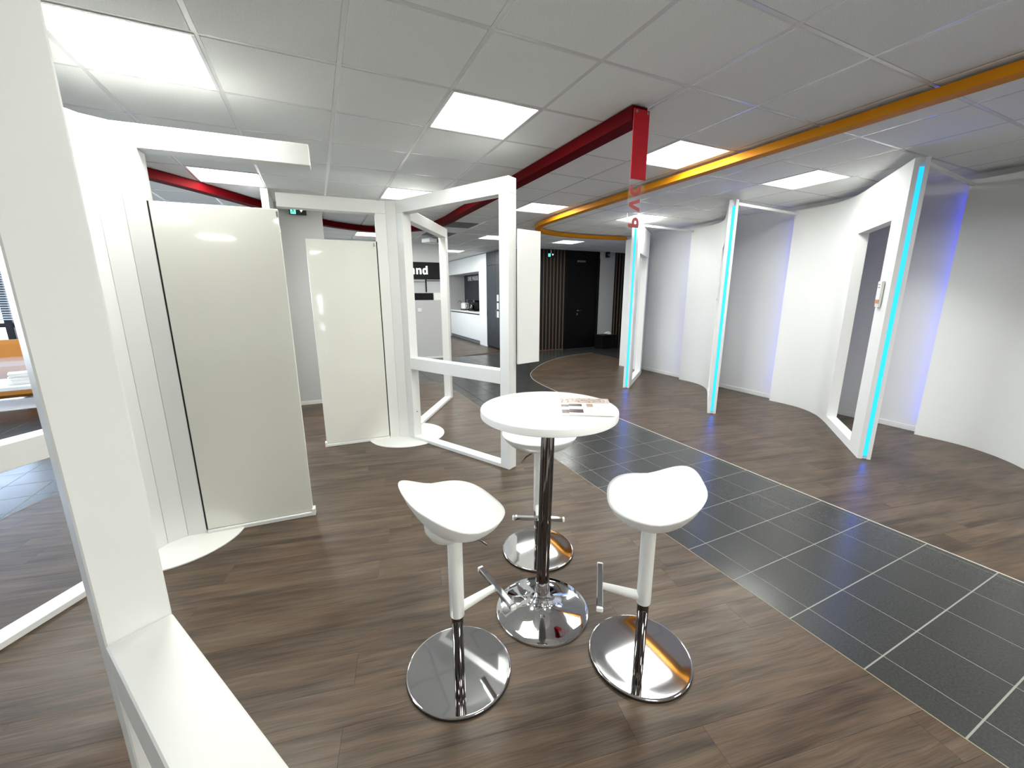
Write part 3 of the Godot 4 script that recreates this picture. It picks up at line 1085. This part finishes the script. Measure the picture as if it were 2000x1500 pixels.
# =============================================================== slatted wall, black door
func build_back_of_room() -> void:
	var w := thing("wall_far", "black wall with thin vertical wood slats", "wall", Vector3.ZERO, 0, "", "structure")
	part(w, "backing", span_box(Vector3(5.115, 0, -9.68), Vector3(6.2, 2.74, -9.84), 0), M.black_matt)
	for k in range(5, 15):
		part(w, "slat", box(0.016, 2.66, 0.035, 0.002), M.slat_wood, Vector3(4.66 + 0.1067 * k, 1.34, -9.662))
	part(w, "plinth", span_box(Vector3(5.12, 0, -9.645), Vector3(6.18, 0.02, -9.68), 0.002), M.slat_wood)
	wall("wall_far_end", Vector3(7.34, 0, -9.66), Vector3(7.86, 2.74, -9.84), M.grey_wall, "pale grey wall strip right next to the black door")
	var w2 := thing("wall_far_slatted", "second black wall with wood slats, beyond the grey wall strip", "wall", Vector3.ZERO, 0, "", "structure")
	part(w2, "backing", span_box(Vector3(7.86, 0, -9.68), Vector3(9.45, 2.74, -9.84), 0), M.black_matt)
	for k in 14:
		part(w2, "slat", box(0.016, 2.66, 0.035, 0.002), M.slat_wood, Vector3(7.93 + 0.1067 * k, 1.34, -9.662))
	var d := thing("door_1", "matt black door with a small steel handle in the back wall", "door", Vector3(6.77, 0, -9.66), 0, "", "structure")
	part(d, "head_panel", span_box(Vector3(-0.57, 2.5, -0.02), Vector3(0.57, 2.74, -0.18), 0.002), M.black_paint)
	part(d, "leaf", box(1.02, 2.46, 0.05, 0.004), M.black_paint, Vector3(0, 1.235, -0.06))
	for s in [-1.0, 1.0]:
		part(d, "jamb", box(0.06, 2.5, 0.12, 0.004), M.black_paint, Vector3(s * 0.54, 1.25, -0.06))
	var closer := part(d, "door_closer", box(0.26, 0.05, 0.05, 0.006), M.brushed_steel, Vector3(-0.05, 2.40, -0.02))
	closer.set_meta("label", "steel door closer")
	var h := part(d, "handle", tube([Vector3(-0.13, 1.07, 0.02), Vector3(-0.03, 1.07, 0.02)], 0.009, 10), M.brushed_steel)
	part(h, "rose", box(0.04, 0.04, 0.06, 0.004), M.brushed_steel, Vector3(-0.13, 1.07, -0.01))
	part(d, "lock", box(0.035, 0.05, 0.02, 0.004), M.brushed_steel, Vector3(-0.13, 0.97, -0.028))
	part(d, "backing", span_box(Vector3(-0.57, 0, -0.1), Vector3(0.57, 2.5, -0.18), 0), M.black_matt)
	# low box by the door, with crumpled paper
	var b := thing("low_black_box", "low black box standing by the grey wall strip", "box", Vector3(7.42, 0, -9.38), 0, "", "thing")
	part(b, "body", box(0.50, 0.36, 0.36, 0.006), M.black_paint, Vector3(0, 0.18, 0))
	part(b, "lid", box(0.52, 0.03, 0.38, 0.006), M.black_paint, Vector3(0, 0.375, 0))
	var st := begin()
	st.set_smooth_group(-1)
	for k in 5:
		add_box(st, Vector3(0.10, 0.035, 0.08), 0.012, Vector3(-0.07 + 0.035 * k, 0.018 + 0.012 * (k % 2), 0.01 * (k % 3)), Basis(Vector3(0.3, 0.8, 0.2).normalized(), 0.5 * k))
	single("paper_wad", finish(st), M.white_plastic, Vector3(7.46, 0.412, -9.34), 0, "crumpled white paper lying on the low black box", "paper", "", "thing")
	var c := thing("wall_speaker", "small black speaker high on the grey wall strip", "speaker", Vector3(7.56, 2.60, -9.62), 0, "", "thing")
	part(c, "cabinet", box(0.10, 0.15, 0.09, 0.01), M.black_paint)
	part(c, "cone", lathe([Vector2(0, 0.0), Vector2(0.03, 0.004), Vector2(0.035, 0.006), Vector2(0.035, 0.0)], 20), M.grille_grey, Vector3(0, -0.01, 0.045)).rotation.x = PI / 2


# =============================================================== kitchen niche, sign wall
func build_kitchen() -> void:
	wall("wall_kitchen_end", Vector3(-0.1, 0, -15.2), Vector3(5.4, 2.74, -15.35), M.white_wall, "white wall closing the kitchen corner")
	wall("wall_kitchen_back", Vector3(5.12, 0, -9.84), Vector3(5.27, 2.74, -15.35), M.white_wall, "white wall behind the kitchen units")
	# big window that lights the kitchen
	wall("wall_kitchen_side", Vector3(-0.1, 0, -9.85), Vector3(0.05, 0.7, -15.2), M.white_wall, "low wall under the kitchen side window")
	wall("wall_kitchen_side_head", Vector3(-0.1, 2.5, -9.85), Vector3(0.05, 2.74, -15.2), M.white_wall, "strip of wall over the kitchen side window")
	var win := thing("window_3", "kitchen side window in a black frame", "window", Vector3(-0.02, 0, -12.5), 0, "", "structure")
	part(win, "pane", box(0.01, 1.8, 5.35, 0), M.pane, Vector3(0, 1.6, 0))
	for k in 5:
		part(win, "mullion", box(0.05, 1.8, 0.05, 0.003), M.black_paint, Vector3(0, 1.6, -2.6 + 1.3 * k))
	# white front with niche
	var k := thing("kitchen_unit", "white built-in kitchen unit with an open niche over its worktop", "kitchen unit", Vector3.ZERO, 0, "", "thing")
	var x := 4.5
	part(k, "top_panel", span_box(Vector3(x, 2.19, -14.95), Vector3(x + 0.6, 2.66, -11.185), 0.003), M.white_laminate)
	part(k, "side_panel", span_box(Vector3(x, 0.0, -11.78), Vector3(x + 0.6, 2.19, -11.185), 0.003), M.white_laminate)
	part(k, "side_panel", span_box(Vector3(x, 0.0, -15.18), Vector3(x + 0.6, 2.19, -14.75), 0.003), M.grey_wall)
	part(k, "back_panel", span_box(Vector3(x + 0.56, 0.98, -14.75), Vector3(x + 0.60, 2.19, -11.78), 0), M.anthracite)
	part(k, "worktop", span_box(Vector3(x - 0.01, 0.935, -14.75), Vector3(x + 0.56, 0.975, -11.78), 0.003), M.white_laminate)
	part(k, "shadow_gap", span_box(Vector3(x + 0.02, 0.895, -14.75), Vector3(x + 0.5, 0.935, -11.78), 0), M.anthracite)
	for i in 4:
		var z := -14.75 + 0.7425 * i
		part(k, "door", span_box(Vector3(x, 0.11, z + 0.002), Vector3(x + 0.02, 0.893, z + 0.7405), 0.002), M.white_laminate)
	part(k, "carcass", span_box(Vector3(x + 0.021, 0.11, -14.75), Vector3(x + 0.56, 0.89, -11.78), 0), M.white_laminate)
	part(k, "plinth", span_box(Vector3(x + 0.04, 0.0, -14.75), Vector3(x + 0.5, 0.11, -11.78), 0), M.grille_grey)
	var words := part(k, "lettering", text_mesh("UNE PAUSE CO", 0.20, 0.004), M.white_lacquer)
	words.transform = Transform3D(Basis(Vector3.UP, -PI / 2), Vector3(x + 0.555, 2.055, -13.65))
	words.set_meta("label", "white lettering UNE PAUSE CO on the dark niche back")
	# dark tall cupboards
	for i in 2:
		var z0 := -11.18 + 0.68 * i
		var c := thing("tall_cupboard", "dark grey tall cupboard adjoining the white kitchen unit" if i == 0 else "dark grey tall cupboard next to the slatted wall", "cupboard", Vector3.ZERO, 0, "", "thing")
		part(c, "body", span_box(Vector3(x + 0.02, 0.06, z0 + 0.002), Vector3(x + 0.6, 2.66, z0 + 0.678), 0.003), M.anthracite)
		part(c, "door", span_box(Vector3(x, 0.06, z0 + 0.003), Vector3(x + 0.02, 2.30, z0 + 0.677), 0.002), M.anthracite)
		part(c, "door", span_box(Vector3(x, 2.305, z0 + 0.003), Vector3(x + 0.02, 2.66, z0 + 0.677), 0.002), M.anthracite)
		part(c, "plinth", span_box(Vector3(x + 0.03, 0.0, z0), Vector3(x + 0.5, 0.06, z0 + 0.68), 0), M.black_matt)
		part(c, "handle", box(0.02, 0.22, 0.014, 0.003), M.brushed_steel, Vector3(x - 0.012, 1.0, z0 + 0.05))
	for i in 3:
		single("notice_sheet", box(0.003, 0.17, 0.12, 0), M.white_plastic, Vector3(x - 0.004, 0.98 + 0.22 * i, -10.36), 0, ["lowest", "middle", "topmost"][i] + " white paper sheet taped to the dark grey cupboard", "paper", "paper sheets on the dark cupboard", "thing")
	# things on the worktop
	var tap := thing("tap", "thin chrome tap curving over the kitchen worktop", "tap", Vector3(4.86, 0.975, -14.55), 0, "", "thing")
	part(tap, "spout", tube([Vector3(0, 0, 0), Vector3(0, 0.22, 0), Vector3(-0.02, 0.28, 0.0), Vector3(-0.08, 0.31, 0.02), Vector3(-0.14, 0.29, 0.03), Vector3(-0.16, 0.24, 0.03)], 0.012, 10), M.chrome)
	part(tap, "lever", tube([Vector3(0, 0.05, 0), Vector3(0.0, 0.08, 0.09)], 0.008, 8), M.chrome)
	var a := thing("white_kettle", "white boxy kettle on the kitchen worktop", "kettle", Vector3(4.80, 0.975, -14.0), 0, "", "thing")
	part(a, "base", box(0.20, 0.03, 0.40, 0.006), M.black_paint, Vector3(0, 0.015, 0))
	part(a, "body", box(0.18, 0.22, 0.36, 0.03), M.white_plastic, Vector3(0, 0.14, 0))
	part(a, "handle", tube([Vector3(0, 0.22, 0.17), Vector3(0, 0.22, 0.25), Vector3(0, 0.10, 0.25), Vector3(0, 0.07, 0.17)], 0.012, 8), M.black_paint)
	var m := thing("coffee_machine", "black coffee machine with a glass jug on the worktop", "coffee machine", Vector3(4.80, 0.975, -13.0), 0, "", "thing")
	part(m, "base", box(0.26, 0.04, 0.55, 0.006), M.black_paint, Vector3(0, 0.02, 0))
	part(m, "tower", box(0.12, 0.26, 0.5, 0.01), M.black_paint, Vector3(0.08, 0.17, 0))
	part(m, "head", box(0.26, 0.06, 0.52, 0.01), M.black_paint, Vector3(0, 0.32, 0))
	part(m, "jug", lathe([Vector2(0, 0.04), Vector2(0.06, 0.04), Vector2(0.075, 0.09), Vector2(0.07, 0.16), Vector2(0.05, 0.2), Vector2(0, 0.2)], 24), M.dark_chrome, Vector3(-0.06, 0, -0.1))
	for s in [-0.42, 0.22]:
		part(m, "knob", lathe([Vector2(0, 0), Vector2(0.04, 0), Vector2(0.04, 0.02), Vector2(0, 0.02)], 20), M.brushed_steel, Vector3(-0.14, 0.33, s + 0.12)).rotation.z = PI / 2
	# half wall, sign and glazing
	var g := thing("wall_sign_side", "half-height grey wall with white panels and a black sign above", "wall", Vector3.ZERO, 0, "", "structure")
	part(g, "half_wall", span_box(Vector3(1.0, 0, -9.68), Vector3(2.74, 1.39, -9.82), 0.003), M.grey_wall)
	part(g, "skirting", span_box(Vector3(1.0, 0, -9.668), Vector3(2.74, 0.045, -9.68), 0.001), M.white_lacquer)
	part(g, "socket_plate", box(0.09, 0.09, 0.01, 0.003), M.white_lacquer, Vector3(2.20, 1.16, -9.675))
	part(g, "panel", span_box(Vector3(2.55, 1.39, -9.70), Vector3(2.74, 1.56, -9.76), 0.002), M.white_plastic)
	part(g, "rail", span_box(Vector3(2.41, 1.825, -9.715), Vector3(2.74, 1.845, -9.76), 0.001), M.anthracite)
	part(g, "rail", span_box(Vector3(1.0, 1.80, -9.715), Vector3(2.37, 1.81, -9.76), 0.001), M.anthracite)
	part(g, "post", span_box(Vector3(2.375, 1.57, -9.715), Vector3(2.405, 1.87, -9.76), 0.001), M.black_paint)
	part(g, "glazing", span_box(Vector3(1.0, 1.56, -9.79), Vector3(2.74, 2.26, -9.80), 0), M.pane)
	part(g, "header", span_box(Vector3(1.0, 2.25, -9.70), Vector3(2.74, 2.74, -9.82), 0.002), M.white_wall)
	var sign := thing("wall_sign", "black sign board with bold white letters and", "sign", Vector3(1.9, 2.055, -9.71), 0, "", "thing")
	part(sign, "board", box(1.66, 0.385, 0.06, 0.003), M.black_matt)
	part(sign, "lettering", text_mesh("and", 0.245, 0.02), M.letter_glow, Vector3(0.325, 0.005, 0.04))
	for i in 4:
		single("black_binder", box(0.117, 0.162, 0.11, 0.003), M.black_paint, Vector3(2.115 + 0.121 * i, 1.472, -9.74), 0, "black binder box on the grey half wall, %s from its white end panel" % ["fourth", "third", "second", "first"][i], "binder", "black binders on the half wall", "thing")
		


# =============================================================== sofa by the window
func build_lounge() -> void:
	var s := thing("sofa", "tan sofa still wrapped in clear plastic film by the window", "sofa", Vector3(-4.25, 0, -8.6), 0.25, "", "thing")
	part(s, "seat", box(1.7, 0.42, 0.85, 0.05), M.tan_cloth, Vector3(0, 0.28, 0))
	part(s, "backrest", box(1.7, 0.55, 0.22, 0.06), M.tan_cloth, Vector3(0, 0.58, -0.36))
	for x in [-0.86, 0.86]:
		part(s, "armrest", box(0.2, 0.6, 0.86, 0.06), M.tan_cloth, Vector3(x, 0.35, 0))
	part(s, "wrapping_film", box(1.92, 0.36, 0.90, 0.06), M.wrap, Vector3(0, 0.42, 0.02))
	for x in [-0.8, 0.8]:
		for z in [-0.36, 0.36]:
			part(s, "foot", box(0.06, 0.08, 0.06, 0.004), M.black_paint, Vector3(x, 0.04, z))
	var t := thing("low_table", "low white table with thin legs in front of the wrapped sofa", "table", Vector3(-3.62, 0, -7.25), 0.2, "", "thing")
	part(t, "table_top", box(1.3, 0.05, 0.8, 0.006), M.white_laminate, Vector3(0, 0.42, 0))
	for x in [-0.58, 0.58]:
		for z in [-0.34, 0.34]:
			part(t, "leg", box(0.04, 0.395, 0.04, 0.003), M.brushed_steel, Vector3(x, 0.1975, z))
	part(t, "lower_shelf", box(1.2, 0.02, 0.7, 0.003), M.white_laminate, Vector3(0, 0.16, 0))
	var st := begin()
	for k in 7:
		add_box(st, Vector3(0.32, 0.02, 0.22), 0.002, Vector3(0.01 * (k % 3), 0.01 + 0.02 * k, 0.01 * (k % 2)), Basis(Vector3.UP, 0.1 * (k % 4)))
	single("folded_film", finish(st), M.white_plastic, Vector3(-3.35, 0.447, -7.15), 0.2, "white folded packing film on top of the low table", "packing film", "", "thing")


# =============================================================== small things
func exit_sign(label: String, at: Vector3, w: float) -> void:
	var t := thing("exit_sign", label, "exit sign", at, 0, "", "thing")
	part(t, "housing", box(w, w * 0.42, 0.03, 0.003), M.exit_green)
	var z := 0.0165
	# running figure on its lit door field, lit arrow field
	part(t, "lit_field", box(w * 0.30, w * 0.34, 0.003, 0), M.exit_light, Vector3(-w * 0.27, 0, z))
	var st := begin()
	for b in [[Vector2(-0.02, 0.09), Vector2(0.07, 0.07), 0.0], [Vector2(0.0, 0.02), Vector2(0.045, 0.13), 0.35], [Vector2(-0.06, -0.07), Vector2(0.035, 0.12), -0.8], [Vector2(0.05, -0.07), Vector2(0.035, 0.12), 0.7], [Vector2(0.07, 0.04), Vector2(0.03, 0.10), 1.2]]:
		add_box(st, Vector3(b[1].x * w, b[1].y * w, 0.002), 0, Vector3(b[0].x * w, b[0].y * w, 0), Basis(Vector3.BACK, b[2]))
	part(t, "running_figure", finish(st), M.exit_green, Vector3(-w * 0.27, 0, z + 0.003))
	var a := begin()
	var tip := [Vector3(-0.12, 0.10, 0), Vector3(0.12, 0.10, 0), Vector3(0.0, -0.10, 0)]
	tri(a, tip[0] * w, tip[1] * w, tip[2] * w, Vector3.BACK)
	part(t, "arrow", finish(a), M.exit_white, Vector3(w * 0.2, 0.01, z))
	part(t, "stem", box(0.02, 0.09, 0.015, 0.002), M.rail_white, Vector3(0, w * 0.21 + 0.03, 0))


func build_small_things() -> void:
	exit_sign("green exit sign in front of the short grey wall", Vector3(-0.092, 2.565, -6.20), 0.20)
	exit_sign("green exit sign on the slatted black wall", Vector3(5.70, 2.517, -9.60), 0.22)
	# projector and sensor on the ceiling beyond the red band
	var p := thing("projector", "white projector hung under the ceiling near the red band", "projector", Vector3(2.3, 2.60, -8.7), 0.5, "", "thing")
	part(p, "body", box(0.34, 0.09, 0.26, 0.015), M.white_plastic)
	part(p, "lens", lathe([Vector2(0, 0), Vector2(0.04, 0), Vector2(0.04, 0.04), Vector2(0, 0.04)], 20), M.black_paint, Vector3(0.08, 0, 0.13)).rotation.x = PI / 2
	part(p, "bracket", box(0.05, 0.05, 0.05, 0.003), M.white_plastic, Vector3(0, 0.06, 0))
